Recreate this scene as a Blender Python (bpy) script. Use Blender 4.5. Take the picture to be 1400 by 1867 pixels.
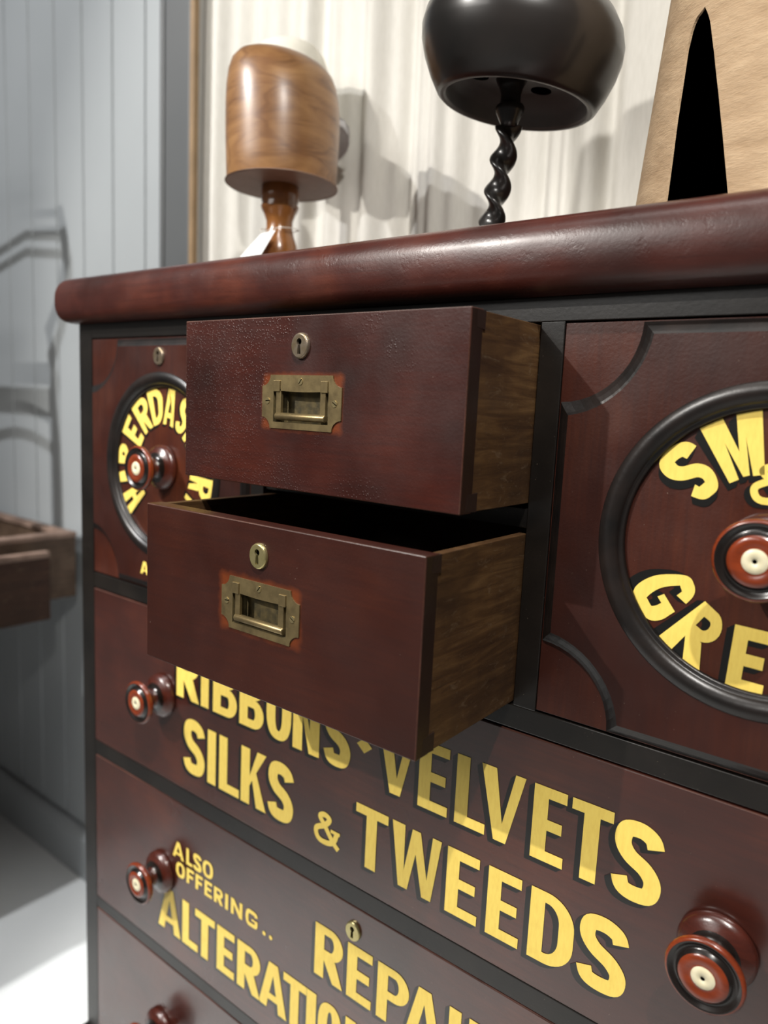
import bpy, bmesh, math, random
from mathutils import Vector, Matrix
from mathutils.geometry import tessellate_polygon
random.seed(7)
pi = math.pi
for o in list(bpy.data.objects):
    bpy.data.objects.remove(o)
scene = bpy.context.scene
COL = scene.collection
OZ = 1.43          # floor sits this far below the top of the drawer openings

# ------------------------------------------------------------------ camera
cam_data = bpy.data.cameras.new('camera')
cam = bpy.data.objects.new('camera', cam_data)
COL.objects.link(cam)
_r = Vector((0.785331, 0.617353, 0.046156)); _u = Vector((-0.123565, 0.083257, 0.988838)); _f = Vector((-0.606619, 0.782268, -0.141668))
mw = Matrix.Identity(4)
for i in range(3):
    mw[i][0] = _r[i]; mw[i][1] = _u[i]; mw[i][2] = -_f[i]
mw.translation = Vector((1.06917, -0.60651, -0.07999 + OZ))
cam.matrix_world = mw
cam_data.sensor_fit = 'VERTICAL'
cam_data.sensor_height = 9.8
cam_data.sensor_width = 7.35
cam_data.lens = 1338.37 / 1867.0 * 9.8
cam_data.clip_start = 0.02
cam_data.dof.use_dof = True
cam_data.dof.focus_distance = 0.68
cam_data.dof.aperture_fstop = 0.95
scene.camera = cam

# ------------------------------------------------------------------ light
scene.view_settings.view_transform = 'Standard'
scene.view_settings.look = 'None'
scene.view_settings.gamma = 1.0
scene.view_settings.use_curve_mapping = False
scene.view_settings.exposure = 0.0

world = bpy.data.worlds.new('shop_ambient')
scene.world = world
world.use_nodes = True
world.node_tree.nodes['Background'].inputs[0].default_value = (1.0, 0.97, 0.93, 1)
world.node_tree.nodes['Background'].inputs[1].default_value = 0.08

def spot(name, loc, target, power, size_deg=70, radius=0.03, color=(1, .96, .9), blend=.4):
    d = bpy.data.lights.new(name, 'SPOT')
    d.energy = power; d.spot_size = math.radians(size_deg); d.spot_blend = blend
    d.shadow_soft_size = radius; d.color = color
    o = bpy.data.objects.new(name, d); COL.objects.link(o)
    o.location = (loc[0], loc[1], loc[2] + OZ)
    t = Vector((target[0], target[1], target[2] + OZ))
    o.rotation_euler = (t - o.location).to_track_quat('-Z', 'Y').to_euler()
    return o
spot('track_spot_key', (-1.33, -3.21, 2.175), (.6, 0, -.3), 540, 48, .03)
spot('track_spot_right', (1.55, -1.33, 2.24), (.8, .05, -.3), 330, 31, .03)
spot('track_spot_wall', (-1.3, -2.2, 2.1), (-.8, .4, 0), 260, 46, .03, (.97, .98, 1))
spot('track_spot_curtain', (1.9, -1.2, 1.4), (.35, .5, .6), 135, 50, .03, (1, .97, .92))
spot('track_spot_floor', (-.48, -.65, 2.2), (-.42, .0, -1.43), 200, 30, .03, (.97, .98, 1))
_a = bpy.data.lights.new('ceiling_panel_light', 'AREA'); _a.shape = 'RECTANGLE'; _a.size = 1.8; _a.size_y = .35; _a.energy = 5; _a.spread = math.radians(75); _a.color = (1, .97, .93)
_o = bpy.data.objects.new('ceiling_panel_light', _a); COL.objects.link(_o); _o.location = (.7, -.75, 1.5 + OZ)
_a = bpy.data.lights.new('front_fill_light', 'AREA'); _a.shape = 'RECTANGLE'; _a.size = 1.8; _a.size_y = .8; _a.energy = 26; _a.color = (1, .97, .93)  # added soft fill from the front, no visible source
_o = bpy.data.objects.new('front_fill_light', _a); COL.objects.link(_o); _o.location = (-.5, -3.0, 1.3 + OZ)
_o.rotation_euler = (Vector((.6, 0, -.3)) - Vector((-.5, -3.0, 1.3))).to_track_quat('-Z', 'Y').to_euler()

# ------------------------------------------------------------------ mesh helpers
class MB:
    """collects polygons for one mesh"""
    def __init__(s):
        s.v = []; s.f = []; s.m = []; s.sm = []
    def vert(s, p):
        s.v.append(tuple(p)); return len(s.v) - 1
    def face(s, idx, m=0, smooth=False):
        s.f.append(tuple(idx)); s.m.append(m); s.sm.append(smooth)
    def poly(s, pts, m=0, smooth=False):
        s.face([s.vert(p) for p in pts], m, smooth)
    def box(s, x0, x1, y0, y1, z0, z1, m=0, T=None):
        P = [(x, y, z) for z in (z0, z1) for y in (y0, y1) for x in (x0, x1)]
        if T: P = [T(p) for p in P]
        i = [s.vert(p) for p in P]
        for q in ((0, 2, 3, 1), (4, 5, 7, 6), (0, 1, 5, 4), (2, 6, 7, 3), (0, 4, 6, 2), (1, 3, 7, 5)):
            s.face([i[k] for k in q], m)
    def rings(s, rings, m=0, smooth=True, closed=True, cap0=False, cap1=False, mats=None):
        idx = [[s.vert(p) for p in r] for r in rings]
        n = len(rings[0])
        for a in range(len(idx) - 1):
            mm = mats[a] if mats else m
            for k in range(n if closed else n - 1):
                k2 = (k + 1) % n
                s.face((idx[a][k], idx[a][k2], idx[a + 1][k2], idx[a + 1][k]), mm, smooth)
        if cap0: s.face(list(reversed(idx[0])), mats[0] if mats else m)
        if cap1: s.face(idx[-1], mats[-1] if mats else m)
        return idx
    def lathe(s, prof, centre, axis='z', n=48, m=0, mats=None, smooth=True, cap0=False, cap1=False, T=None):
        R = []
        for r, h in prof:
            ring = []
            for k in range(n):
                a = 2 * pi * k / n
                if axis == 'z': p = (centre[0] + r * math.cos(a), centre[1] + r * math.sin(a), centre[2] + h)
                else: p = (centre[0] + r * math.cos(a), centre[1] - h, centre[2] + r * math.sin(a))   # towards -y
                if T: p = T(p)
                ring.append(p)
            R.append(ring)
        s.rings(R, m, smooth, True, cap0, cap1, mats)
    def tube(s, pts, r, n=10, m=0):
        R = []
        for i, p in enumerate(pts):
            p = Vector(p)
            a = Vector(pts[max(i - 1, 0)]); b = Vector(pts[min(i + 1, len(pts) - 1)])
            t = (b - a).normalized()
            u = t.cross(Vector((0.13, 0.21, 1))).normalized()
            w = t.cross(u)
            rr = r[i] if isinstance(r, (list, tuple)) else r
            R.append([p + rr * (math.cos(2 * pi * k / n) * u + math.sin(2 * pi * k / n) * w) for k in range(n)])
        s.rings(R, m, True, True, True, True)
    def tess(s, loops, y, m=0, T=None, flip=False):
        """fill 2D (x,z) loops (outer first, then holes) at depth y"""
        L = [[Vector((p[0], p[1], 0)) for p in lp] for lp in loops]
        tris = tessellate_polygon(L)
        flat = [p for lp in loops for p in lp]
        P = [(p[0], y, p[1]) for p in flat]
        if T: P = [T(p) for p in P]
        base = [s.vert(p) for p in P]
        for t in tris:
            s.face([base[k] for k in t], m)

ORI = {}
def link(o, parent=None, origin=(0, 0, 0)):
    COL.objects.link(o)
    ORI[o.name] = Vector(origin)
    if parent is not None:
        o.parent = parent
        o.location = Vector(origin) - ORI[parent.name]
    else:
        o.location = Vector(origin)
    return o

def obj(name, mb, mats, parent=None, origin=None, bevel=0, recalc=True, seg=2, edge=-1):
    me = bpy.data.meshes.new(name)
    V = [Vector((p[0], p[1], p[2] + OZ)) for p in mb.v]
    if origin is None:
        lo = [min(v[i] for v in V) for i in range(3)]; hi = [max(v[i] for v in V) for i in range(3)]
        origin = Vector(((lo[0] + hi[0]) / 2, (lo[1] + hi[1]) / 2, lo[2]))
    else:
        origin = Vector((origin[0], origin[1], origin[2] + OZ))
    me.from_pydata([v - origin for v in V], [], mb.f)
    if not isinstance(mats, (list, tuple)): mats = [mats]
    for m in mats: me.materials.append(m)
    for p, mi, sm in zip(me.polygons, mb.m, mb.sm):
        p.material_index = mi; p.use_smooth = sm
    if recalc:
        bm = bmesh.new(); bm.from_mesh(me)
        bmesh.ops.remove_doubles(bm, verts=bm.verts, dist=1e-6)
        bmesh.ops.recalc_face_normals(bm, faces=bm.faces)
        bm.to_mesh(me); bm.free()
    o = bpy.data.objects.new(name, me)
    link(o, parent, origin)
    if bevel:
        b = o.modifiers.new('bevel', 'BEVEL'); b.width = bevel; b.segments = seg; b.limit_method = 'ANGLE'; b.angle_limit = math.radians(50)
        b.harden_normals = False; b.material = edge
    return o

def tag(o, label, cat, group=None):
    o['label'] = label; o['category'] = cat
    if group: o['group'] = group
    return o
def thing(name, loc, label, cat, group=None):
    o = bpy.data.objects.new(name, None); o.empty_display_size = .05
    link(o, None, (loc[0], loc[1], loc[2] + OZ))
    return tag(o, label, cat, group)
def struct(name, mb, mats, bevel=0):
    o = obj(name, mb, mats, bevel=bevel); o['kind'] = 'structure'; return o
def copy_part(o, parent, delta):
    c = o.copy(); COL.objects.link(c); c.parent = parent
    c.location = o.location + Vector(delta) - (ORI[parent.name] - ORI[o.parent.name])
    ORI[c.name] = ORI[o.name] + Vector(delta)
    return c

# ------------------------------------------------------------------ materials
class NT:
    def __init__(s, name):
        s.mat = bpy.data.materials.new(name); s.mat.use_nodes = True
        s.t = s.mat.node_tree; s.b = s.t.nodes['Principled BSDF']
        tc = s.t.nodes.new('ShaderNodeTexCoord'); s.oc = tc.outputs['Object']
    def n(s, kind, **kw):
        d = s.t.nodes.new(kind)
        for k, v in kw.items(): setattr(d, k, v)
        return d
    def link(s, a, b): s.t.links.new(a, b)
    def mapping(s, scale=(1, 1, 1), loc=(0, 0, 0), rot=(0, 0, 0)):
        m = s.n('ShaderNodeMapping'); s.link(s.oc, m.inputs[0])
        m.inputs['Scale'].default_value = scale; m.inputs['Location'].default_value = loc; m.inputs['Rotation'].default_value = rot
        return m.outputs[0]
    def noise(s, vec, scale, detail=4, rough=.55, dist=0):
        d = s.n('ShaderNodeTexNoise'); s.link(vec, d.inputs['Vector'])
        d.inputs['Scale'].default_value = scale; d.inputs['Detail'].default_value = detail; d.inputs['Roughness'].default_value = rough
        d.inputs['Distortion'].default_value = dist
        return d.outputs['Fac']
    def ramp(s, fac, stops):
        r = s.n('ShaderNodeValToRGB'); s.link(fac, r.inputs[0])
        e = r.color_ramp.elements
        while len(e) < len(stops): e.new(.5)
        for el, (p, c) in zip(e, stops):
            el.position = p; el.color = (c, c, c, 1) if isinstance(c, (int, float)) else (*c, 1)
        return r.outputs[0]
    def mix(s, fac, a, b, mode='MIX'):
        m = s.n('ShaderNodeMix', data_type='RGBA', blend_type=mode)
        for sock, val in ((m.inputs['Factor'], fac), (m.inputs['A'], a), (m.inputs['B'], b)):
            pass
        ins = [i for i in m.inputs if i.enabled]
        for sock, val in zip(ins, (fac, a, b)):
            if isinstance(val, bpy.types.NodeSocket): s.link(val, sock)
            elif isinstance(val, (int, float)): sock.default_value = val
            else: sock.default_value = (*val, 1)
        return [o for o in m.outputs if o.enabled][0]
    def math(s, op, a, b=None, c=None):
        m = s.n('ShaderNodeMath', operation=op)
        for i, val in enumerate((a, b, c)):
            if val is None: continue
            if isinstance(val, bpy.types.NodeSocket): s.link(val, m.inputs[i])
            else: m.inputs[i].default_value = val
        return m.outputs[0]
    def bump(s, h, strength, dist=.001):
        b = s.n('ShaderNodeBump'); s.link(h, b.inputs['Height'])
        b.inputs['Strength'].default_value = strength; b.inputs['Distance'].default_value = dist
        s.link(b.outputs[0], s.b.inputs['Normal'])
    def color(s, sock):
        if isinstance(sock, bpy.types.NodeSocket): s.link(sock, s.b.inputs['Base Color'])
        else: s.b.inputs['Base Color'].default_value = (*sock, 1)
    def set(s, **kw):
        for k, v in kw.items():
            i = s.b.inputs[k.replace('_', ' ')]
            if isinstance(v, bpy.types.NodeSocket): s.link(v, i)
            else: i.default_value = v

def mahogany(name, c0=(.026, .0068, .0042), c1=(.052, .0115, .0065), c2=(.085, .021, .009), rough=(.30, .46), blister=0, halo=None, seed=0, grain='x', coat=.12, cr=.25, ci=1.5, scuff=0):
    t = NT(name)
    v = t.mapping(loc=(seed, seed * .7, seed * 1.3))
    big = t.noise(v, 7, 3, .6)
    col = t.ramp(big, [(.30, c0), (.52, c1), (.74, c2)])
    sc = (6, 40, 90) if grain == 'x' else (90, 40, 6)
    g = t.noise(t.mapping(sc, (seed, 0, 0)), 2.2, 5, .6, .6)
    col = t.mix(t.ramp(g, [(.35, .0), (.7, .45)]), col, (.020, .006, .005))
    # dust and pin holes
    sp = t.noise(v, 420, 2, .5)
    dust = t.ramp(sp, [(.76, 0.0), (.80, .3)])
    col = t.mix(dust, col, (.35, .27, .22))
    if halo:
        cx, cz, hx, hz, w = halo   # worn orange polish round a fitting, in object space
        sx = t.n('ShaderNodeSeparateXYZ'); t.link(t.oc, sx.inputs[0])
        ax = t.math('MAXIMUM', t.math('SUBTRACT', t.math('ABSOLUTE', t.math('SUBTRACT', sx.outputs[0], cx)), hx), 0.0)
        az = t.math('MAXIMUM', t.math('SUBTRACT', t.math('ABSOLUTE', t.math('SUBTRACT', sx.outputs[2], cz)), hz), 0.0)
        d = t.math('SQRT', t.math('ADD', t.math('MULTIPLY', ax, ax), t.math('MULTIPLY', az, az)))
        d = t.math('ADD', d, t.math('MULTIPLY', t.math('SUBTRACT', t.noise(v, 60, 3), .5), w * 1.3))
        f = t.ramp(t.math('DIVIDE', d, w), [(.0, .6), (1.0, 0.0)])
        col = t.mix(f, col, (.20, .042, .008))
    t.color(col)
    rr = t.ramp(t.noise(v, 16, 4), [(.3, rough[0]), (.7, rough[1])])
    t.set(Roughness=rr, Coat_Weight=coat, Coat_Roughness=cr, Coat_IOR=ci, Specular_IOR_Level=.42)
    fine = t.noise(v, 330, 3, .6)
    h = t.math('MULTIPLY', fine, .35)
    if blister:
        vo = t.n('ShaderNodeTexVoronoi'); vo.inputs['Scale'].default_value = 380; t.link(v, vo.inputs['Vector'])
        b = t.ramp(vo.outputs['Distance'], [(.12, 1.0), (.42, 0.0)])
        sx = t.n('ShaderNodeSeparateXYZ'); t.link(t.oc, sx.inputs[0])
        mk = t.math('ADD', t.math('MULTIPLY', t.math('SUBTRACT', t.noise(t.mapping(loc=(3.1, 1.7, 5.5)), 14, 2), .5), 3.0), t.math('MULTIPLY_ADD', sx.outputs[0], -4.0, .42))
        mk = t.math('SUBTRACT', mk, t.math('MULTIPLY', sx.outputs[2], 1.5))
        mask = t.ramp(mk, [(.25, .04), (.75, 1.0)])
        h = t.math('ADD', h, t.math('MULTIPLY', t.math('MULTIPLY', b, mask), blister))
    if scuff:
        sc_ = t.ramp(t.noise(t.mapping((1, 1, 1), (.3, 1.1, 0)), 55, 5, .65), [(.55, 1.0), (.68, 0.0)])
        h = t.math('ADD', h, t.math('MULTIPLY', sc_, scuff))
    t.bump(h, .35, .0012)
    return t.mat

M = {}
M['mahogany'] = mahogany('mahogany')
M['mahogany_top'] = mahogany('mahogany_top', (.020, .006, .0045), (.055, .013, .009), (.11, .028, .015), (.26, .42), seed=2, coat=.25, scuff=.3)
M['mahogany_door'] = mahogany('mahogany_door', (.022, .006, .0042), (.040, .0095, .0055), (.064, .0165, .0078), seed=4, grain='z')
M['mahogany_red'] = mahogany('mahogany_red', (.034, .0075, .0042), (.062, .0138, .0062), (.100, .024, .008), seed=14, grain='z')
M['mahogany_wide'] = mahogany('mahogany_wide', (.030, .0072, .0045), (.052, .0110, .0064), (.088, .020, .0085), seed=6, rough=(.26, .36), coat=1.0, cr=.2, ci=1.72)
M['worn'] = mahogany('worn_edge', (.03, .010, .006), (.075, .028, .018), (.16, .075, .05), seed=11, rough=(.3, .5), coat=.2)
M['end_grain'] = mahogany('mahogany_end_grain', (.010, .005, .0035), (.018, .008, .005), (.030, .012, .007), seed=17, grain='z', rough=(.45, .6), coat=0)
M['mahogany_side'] = mahogany('mahogany_side', seed=13, grain='z')

def simple(name, c, rough=.4, metal=0, c2=None, nscale=60, bump=0, bscale=300, spec=.5, coat=0):
    t = NT(name)
    if c2: t.color(t.ramp(t.noise(t.oc, nscale, 4), [(.35, c), (.68, c2)]))
    else: t.color(c)
    t.set(Roughness=rough, Metallic=metal, Specular_IOR_Level=spec, Coat_Weight=coat, Coat_Roughness=.15)
    if bump: t.bump(t.noise(t.oc, bscale, 4, .6), bump)
    return t.mat
# ebonised frame: black with dust specks
t = NT('ebonised_black')
col = t.ramp(t.noise(t.oc, 18, 4), [(.3, (.0045, .0038, .0033)), (.7, (.012, .0095, .0078))])
col = t.mix(t.ramp(t.noise(t.oc, 480, 2), [(.70, 0.0), (.76, .4)]), col, (.22, .17, .13))
t.color(col); t.set(Roughness=.34, Specular_IOR_Level=.4, Coat_Weight=.45, Coat_Roughness=.25); t.bump(t.noise(t.oc, 260, 4, .65), .12)
M['black'] = t.mat
M['black_gloss'] = simple('ebonised_gloss', (.006, .0052, .005), .33, c2=(.016, .011, .0095), nscale=30, bump=.15, bscale=140)
M['shade_paint'] = simple('black_shade_paint', (.006, .006, .0055), .3, coat=.8)
t = NT('gold_paint')
g = t.noise(t.mapping((1, 1, .25)), 260, 4, .6)
col = t.ramp(g, [(.3, (.84, .61, .125)), (.6, (.90, .68, .15))])
col = t.mix(t.ramp(t.noise(t.oc, 45, 3), [(.58, 0.0), (.8, .3)]), col, (.70, .45, .08))
t.color(col); t.set(Roughness=.42, Metallic=.0, Specular_IOR_Level=.4); M['gold'] = t.mat
M['brass'] = simple('aged_brass', (.20, .15, .075), .36, .75, (.33, .25, .12), 70, .08, 250)
M['brass_bright'] = simple('rubbed_brass', (.50, .40, .20), .26, .85, (.62, .52, .28), 90)
M['brass_dull'] = simple('tarnished_brass', (.07, .058, .030), .6, .4, (.16, .12, .05), 130, .25, 300)
M['brass_pale'] = simple('pale_brass', (.52, .45, .20), .24, .8, (.60, .52, .26), 150)
M['steel_brass'] = simple('worn_steel_brass', (.34, .28, .22), .3, .8, (.24, .18, .10), 120)
M['void'] = simple('hollow_black', (.001, .001, .001), .9, spec=0)  # black colour stands in for shade in holes and slots; also knob dots
M['ivory'] = simple('ivory', (.66, .60, .40), .35, c2=(.74, .69, .50), nscale=200)
M['knob_red'] = mahogany('knob_red', (.12, .018, .006), (.22, .035, .009), (.32, .06, .014), (.16, .24), seed=3, coat=.5)
M['knob_dark'] = mahogany('knob_dark', (.022, .006, .004), (.06, .012, .007), (.11, .022, .010), (.18, .28), seed=5, coat=.5)
M['knob_black'] = simple('knob_black', (.010, .007, .006), .22, coat=.5)
# raw drawer wood: brown streaked with scuffs
def rawwood(name, a, b, c, seed=0, axis='y'):
    t = NT(name)
    sc = (30, 5, 60) if axis == 'y' else (5, 30, 60)
    g = t.noise(t.mapping(sc, (seed, 0, 0), (.25, 0, 0)), 2.0, 6, .65, .8)
    col = t.ramp(g, [(.28, a), (.5, b), (.72, c)])
    blot = t.noise(t.mapping(loc=(seed, 2, 1)), 14, 4, .6)
    col = t.mix(t.ramp(blot, [(.42, 0.0), (.70, .75)]), col, (.030, .014, .007))
    sc2 = t.noise(t.mapping((40, 14, 34), (0, seed, 0), (.9, 0, 0)), 3.0, 5, .7, 1.5)
    col = t.mix(t.ramp(sc2, [(.58, 0.0), (.72, .35)]), col, (.22, .16, .10))
    t.color(col); t.set(Roughness=.55, Specular_IOR_Level=.35); t.bump(g, .25)
    return t.mat
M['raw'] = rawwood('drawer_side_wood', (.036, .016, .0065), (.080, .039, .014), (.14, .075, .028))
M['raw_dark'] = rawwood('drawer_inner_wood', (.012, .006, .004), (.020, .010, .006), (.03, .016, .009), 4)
M['desk'] = rawwood('dark_counter_wood', (.022, .009, .005), (.040, .017, .009), (.065, .030, .016), 7)
M['desk_rim'] = rawwood('counter_rim_wood', (.16, .105, .08), (.23, .155, .12), (.30, .21, .16), 8)
M['desk_side'] = rawwood('counter_side_wood', (.065, .042, .029), (.10, .064, .042), (.13, .085, .052), 5)
# honey wood for the hat block
t = NT('honey_wood')
g = t.noise(t.mapping((7, 7, 28), (1.2, 0, .4), (.35, .25, 0)), 1.6, 5, .6, 1.2)
col = t.ramp(g, [(.28, (.14, .060, .022)), (.5, (.27, .132, .050)), (.72, (.36, .190, .075))])
w = t.n('ShaderNodeTexWave'); w.inputs['Scale'].default_value = 3; w.inputs['Distortion'].default_value = 9; w.inputs['Detail'].default_value = 3; w.inputs['Detail Scale'].default_value = 1.6
t.link(t.mapping((1, 1, 2.2), rot=(.5, .3, 0)), w.inputs['Vector'])
col = t.mix(t.ramp(w.outputs['Fac'], [(.0, .45), (.035, 0.0)]), col, (.12, .045, .015))
col = t.mix(t.ramp(t.noise(t.mapping(loc=(4.4, .2, 1)), 13, 2), [(.5, 0.0), (.72, .6)]), col, (.18, .075, .030))
t.color(col); t.set(Roughness=.38, Coat_Weight=.3, Coat_Roughness=.28); M['honey'] = t.mat
M['honey_dark'] = simple('honey_stem_wood', (.17, .062, .016), .25, c2=(.30, .12, .03), nscale=24, coat=.4)
M['block_under'] = simple('hat_block_underside', (.24, .145, .10), .5, c2=(.30, .19, .135), nscale=30)
M['ebony'] = simple('ebonised_hat_wood', (.008, .0075, .007), .32, c2=(.018, .0145, .013), nscale=9, coat=.25)
M['ebony_in_lit'] = simple('lit_ebonised_hollow', (.085, .086, .083), .55, c2=(.12, .12, .115), nscale=14)  # lightened colour paints in floor bounce on the block's underside
M['ebony_rim_lit'] = simple('lit_ebonised_rim', (.10, .095, .09), .45, c2=(.14, .13, .12), nscale=20)  # rim greyed to imitate light bounced up from the floor
# canvas
t = NT('brown_canvas')
w1 = t.noise(t.mapping((160, 160, 900)), 1, 3, .7); w2 = t.noise(t.mapping((22, 22, 50), rot=(0, .5, 0)), 1, 4, .6)
col = t.ramp(w2, [(.3, (.27, .185, .11)), (.7, (.39, .285, .18))])
col = t.mix(t.ramp(w1, [(.3, .3), (.6, 0.0)]), col, (.30, .19, .10))
t.color(col); t.set(Roughness=.75, Specular_IOR_Level=.25)
t.bump(t.math('ADD', t.math('MULTIPLY', w2, 1.6), t.math('MULTIPLY', w1, .35)), .55, .0025); M['canvas'] = t.mat
M['slit_shade'] = simple('slit_shade_shell', (.0012, .001, .001), 1.0, spec=0)  # near-black colour stands in for the shade inside the slit
# curtain
t = NT('cream_curtain_cloth')
w1 = t.noise(t.mapping((300, 300, 40)), 1, 3, .6)
t.color(t.ramp(w1, [(.3, (.60, .58, .53)), (.7, (.66, .64, .59))])); t.set(Roughness=.9, Specular_IOR_Level=.1)
t.bump(w1, .15); M['curtain'] = t.mat
M['panel'] = simple('grey_panel_paint', (.305, .325, .335), .5, c2=(.325, .345, .355), nscale=3, bump=.03, bscale=60)
M['post'] = simple('dark_grey_post_paint', (.075, .080, .083), .5, c2=(.084, .088, .090), nscale=4)
M['batten'] = simple('brown_batten_wood', (.20, .125, .058), .6, c2=(.26, .165, .08), nscale=14)
M['plaster'] = simple('off_white_plaster', (.62, .60, .56), .8, c2=(.66, .64, .60), nscale=5)
M['floor'] = simple('white_painted_floor', (.74, .76, .76), .38, c2=(.68, .70, .70), nscale=2.5, bump=.05, bscale=20)
M['card'] = simple('white_card', (.80, .80, .78), .6)
M['string'] = simple('white_string', (.70, .66, .58), .8)
M['cap'] = simple('cream_wool', (.70, .67, .58), .9, c2=(.76, .73, .64), nscale=40, bump=.2, bscale=200, spec=.1)
M['cap_peak'] = simple('grey_felt', (.55, .54, .55), .85, c2=(.62, .61, .62), nscale=40, spec=.15)

# ------------------------------------------------------------------ room
mb = MB(); mb.box(-3.2, 3.0, -4.0, .70, -1.47, -1.43); struct('floor', mb, M['floor'])
# panelled wall: vertical boards with V grooves
mb = MB()
xs = []; x = -.452
edges = []
while x > -3.2: edges.append(x); x -= .13
prof = [(-.360, .42)]
for e in edges:
    prof += [(e + .0045, .42), (e + .0025, .4245), (e - .0025, .4245), (e - .0045, .42)]
prof.append((-3.2, .42))
lo = [mb.vert((a, b, -1.43)) for a, b in prof]; hi = [mb.vert((a, b, 2.2)) for a, b in prof]
for i in range(len(prof) - 1): mb.face((lo[i], lo[i + 1], hi[i + 1], hi[i]))
bl = [mb.vert(p) for p in ((-.360, .47, -1.43), (-3.2, .47, -1.43), (-3.2, .47, 2.2), (-.360, .47, 2.2))]
mb.face(bl)
mb.face((lo[0], hi[0], bl[3], bl[0])); mb.face((lo[-1], bl[1], bl[2], hi[-1]))
mb.face(lo + [bl[1], bl[0]]); mb.face(hi + [bl[2], bl[3]])
struct('wall_left', mb, M['panel'])
mb = MB(); mb.box(-.358, 3.0, .66, .70, -1.43, 2.2); struct('wall_back', mb, M['plaster'])
mb = MB(); mb.box(-.3645, -.2750, .405, .425, -1.43, 2.2); mb.box(-.372, -.358, .400, .4195, -1.43, 2.2)
struct('trim_1', mb, M['post'], .003)
mb = MB(); mb.box(-.2745, -.2605, .4045, .418, -1.43, 2.2); struct('trim_2', mb, M['batten'], .002)
mb = MB()
pr = [(.4165, -1.43), (.396, -1.43), (.396, -1.312), (.402, -1.298), (.410, -1.290), (.4165, -1.290)]
mb.rings([[(-3.2, a, b) for a, b in pr], [(-.373, a, b) for a, b in pr]], 0, False, True, True, True)
struct('baseboard_back', mb, M['panel'])

# curtain with soft irregular folds
mb = MB()
random.seed(3)
folds = []
x = -.46
n = 620
ph = 0
pts = []
for i in range(n):
    x = -.352 + 2.38 * i / (n - 1)
    y = .470 + .014 * math.sin(2 * pi * x / .112 + 1.7 * math.sin(x * 9.1)) + .011 * math.sin(2 * pi * x / .205 + .8) + .005 * math.sin(2 * pi * x / .041 + 2.0 * math.sin(x * 23))
    y -= .030 * max(0, min(1, (-.10 - x) / .22))
    pts.append((x, y))
rows = []
for j in range(13):
    z = -1.425 + 3.6 * j / 12
    k = .8 + .2 * (j / 12)
    rows.append([(a + .012 * math.sin(z * 1.3 + a * 5), .470 + (b - .470) * k + .004 * math.sin(z * 3 + a * 11), z) for a, b in pts])
mb.rings(rows, 0, True, False)
cur = obj('curtain', mb, M['curtain'], recalc=False)
s = cur.modifiers.new('cloth_thickness', 'SOLIDIFY'); s.thickness = .002; s.offset = 0
tag(cur, 'cream floor length curtain hanging in soft folds behind the chest', 'curtain')

# ------------------------------------------------------------------ chest of drawers
chest = thing('chest_of_drawers', (.588, .2, -1.43), 'dark mahogany haberdashery chest with gold painted lettering and two small drawers pulled open', 'chest of drawers')
CW = 1.1766; CD = .40
# carcass boards
mb = MB()
mb.box(.0, .016, .012, CD, -1.168, .0225); mb.box(CW - .016, CW, .012, CD, -1.168, .0225)
mb.box(.016, CW - .016, CD - .012, CD, -1.168, .0225)
mb.box(.016, CW - .016, .012, CD - .012, -1.168, -1.15)
mb.box(.0, CW, .002, CD, -1.30, -1.168 - .002)
for x0, x1 in ((.391, .4105), (.7665, .786)): mb.box(x0, x1, .021, CD - .012, -.366, .0)
mb.box(.016, CW - .016, .021, CD - .012, -.370, -.360)
obj('carcass', mb, M['mahogany_side'], chest, bevel=.001)
# plinth moulding
mb = MB()
pr = [(0, -1.165), (.008, -1.167), (.016, -1.175), (.018, -1.185), (.018, -1.29), (.012, -1.300), (0, -1.300)]
rings = []
for d, z in pr: rings.append([(-d, CD, z), (-d, -d, z), (CW + d, -d, z), (CW + d, CD, z)])
mb.rings(rings, 0, False, False)
mb.rings([[(p[0], p[1] + .0, p[2]) for p in rings[0]], [(.02, CD, -1.165), (.02, .02, -1.165), (CW - .02, .02, -1.165), (CW - .02, CD, -1.165)]], 0, False, False)
obj('plinth', mb, M['black'], chest)
# bun feet
mb = MB()
mb.lathe([(.030, 0), (.034, .006), (.052, .030), (.056, .055), (.050, .085), (.036, .105), (.034, .130)], (.07, .06, -1.43), n=32, cap0=True, cap1=True)
foot = obj('bun_foot', mb, M['knob_dark'], chest)
for dx, dy in ((CW - .14, 0), (0, .28), (CW - .14, .28)): copy_part(foot, chest, (dx, dy, 0))
# black front frame
mb = MB()
F = .021
mb.box(.0, .0345, 0, F, -1.165, .022); mb.box(CW - .0345, CW, 0, F, -1.165, .022)
mb.box(.0345, CW - .0345, 0, F, .0005, .022)
mb.box(.390, .4125, 0, F, -.3545, .0005); mb.box(.7646, .7875, 0, F, -.3545, .0005)
for z0, z1 in ((-.3775, -.3545), (-.6535, -.6295), (-.9230, -.9035), (-1.165, -1.150)): mb.box(.0345, CW - .0345, 0, F, z0, z1)
mb.box(.4125, .7646, .004, F, -.1850, -.1665)
obj('front_frame', mb, M['black'], chest, bevel=.0008)
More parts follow.
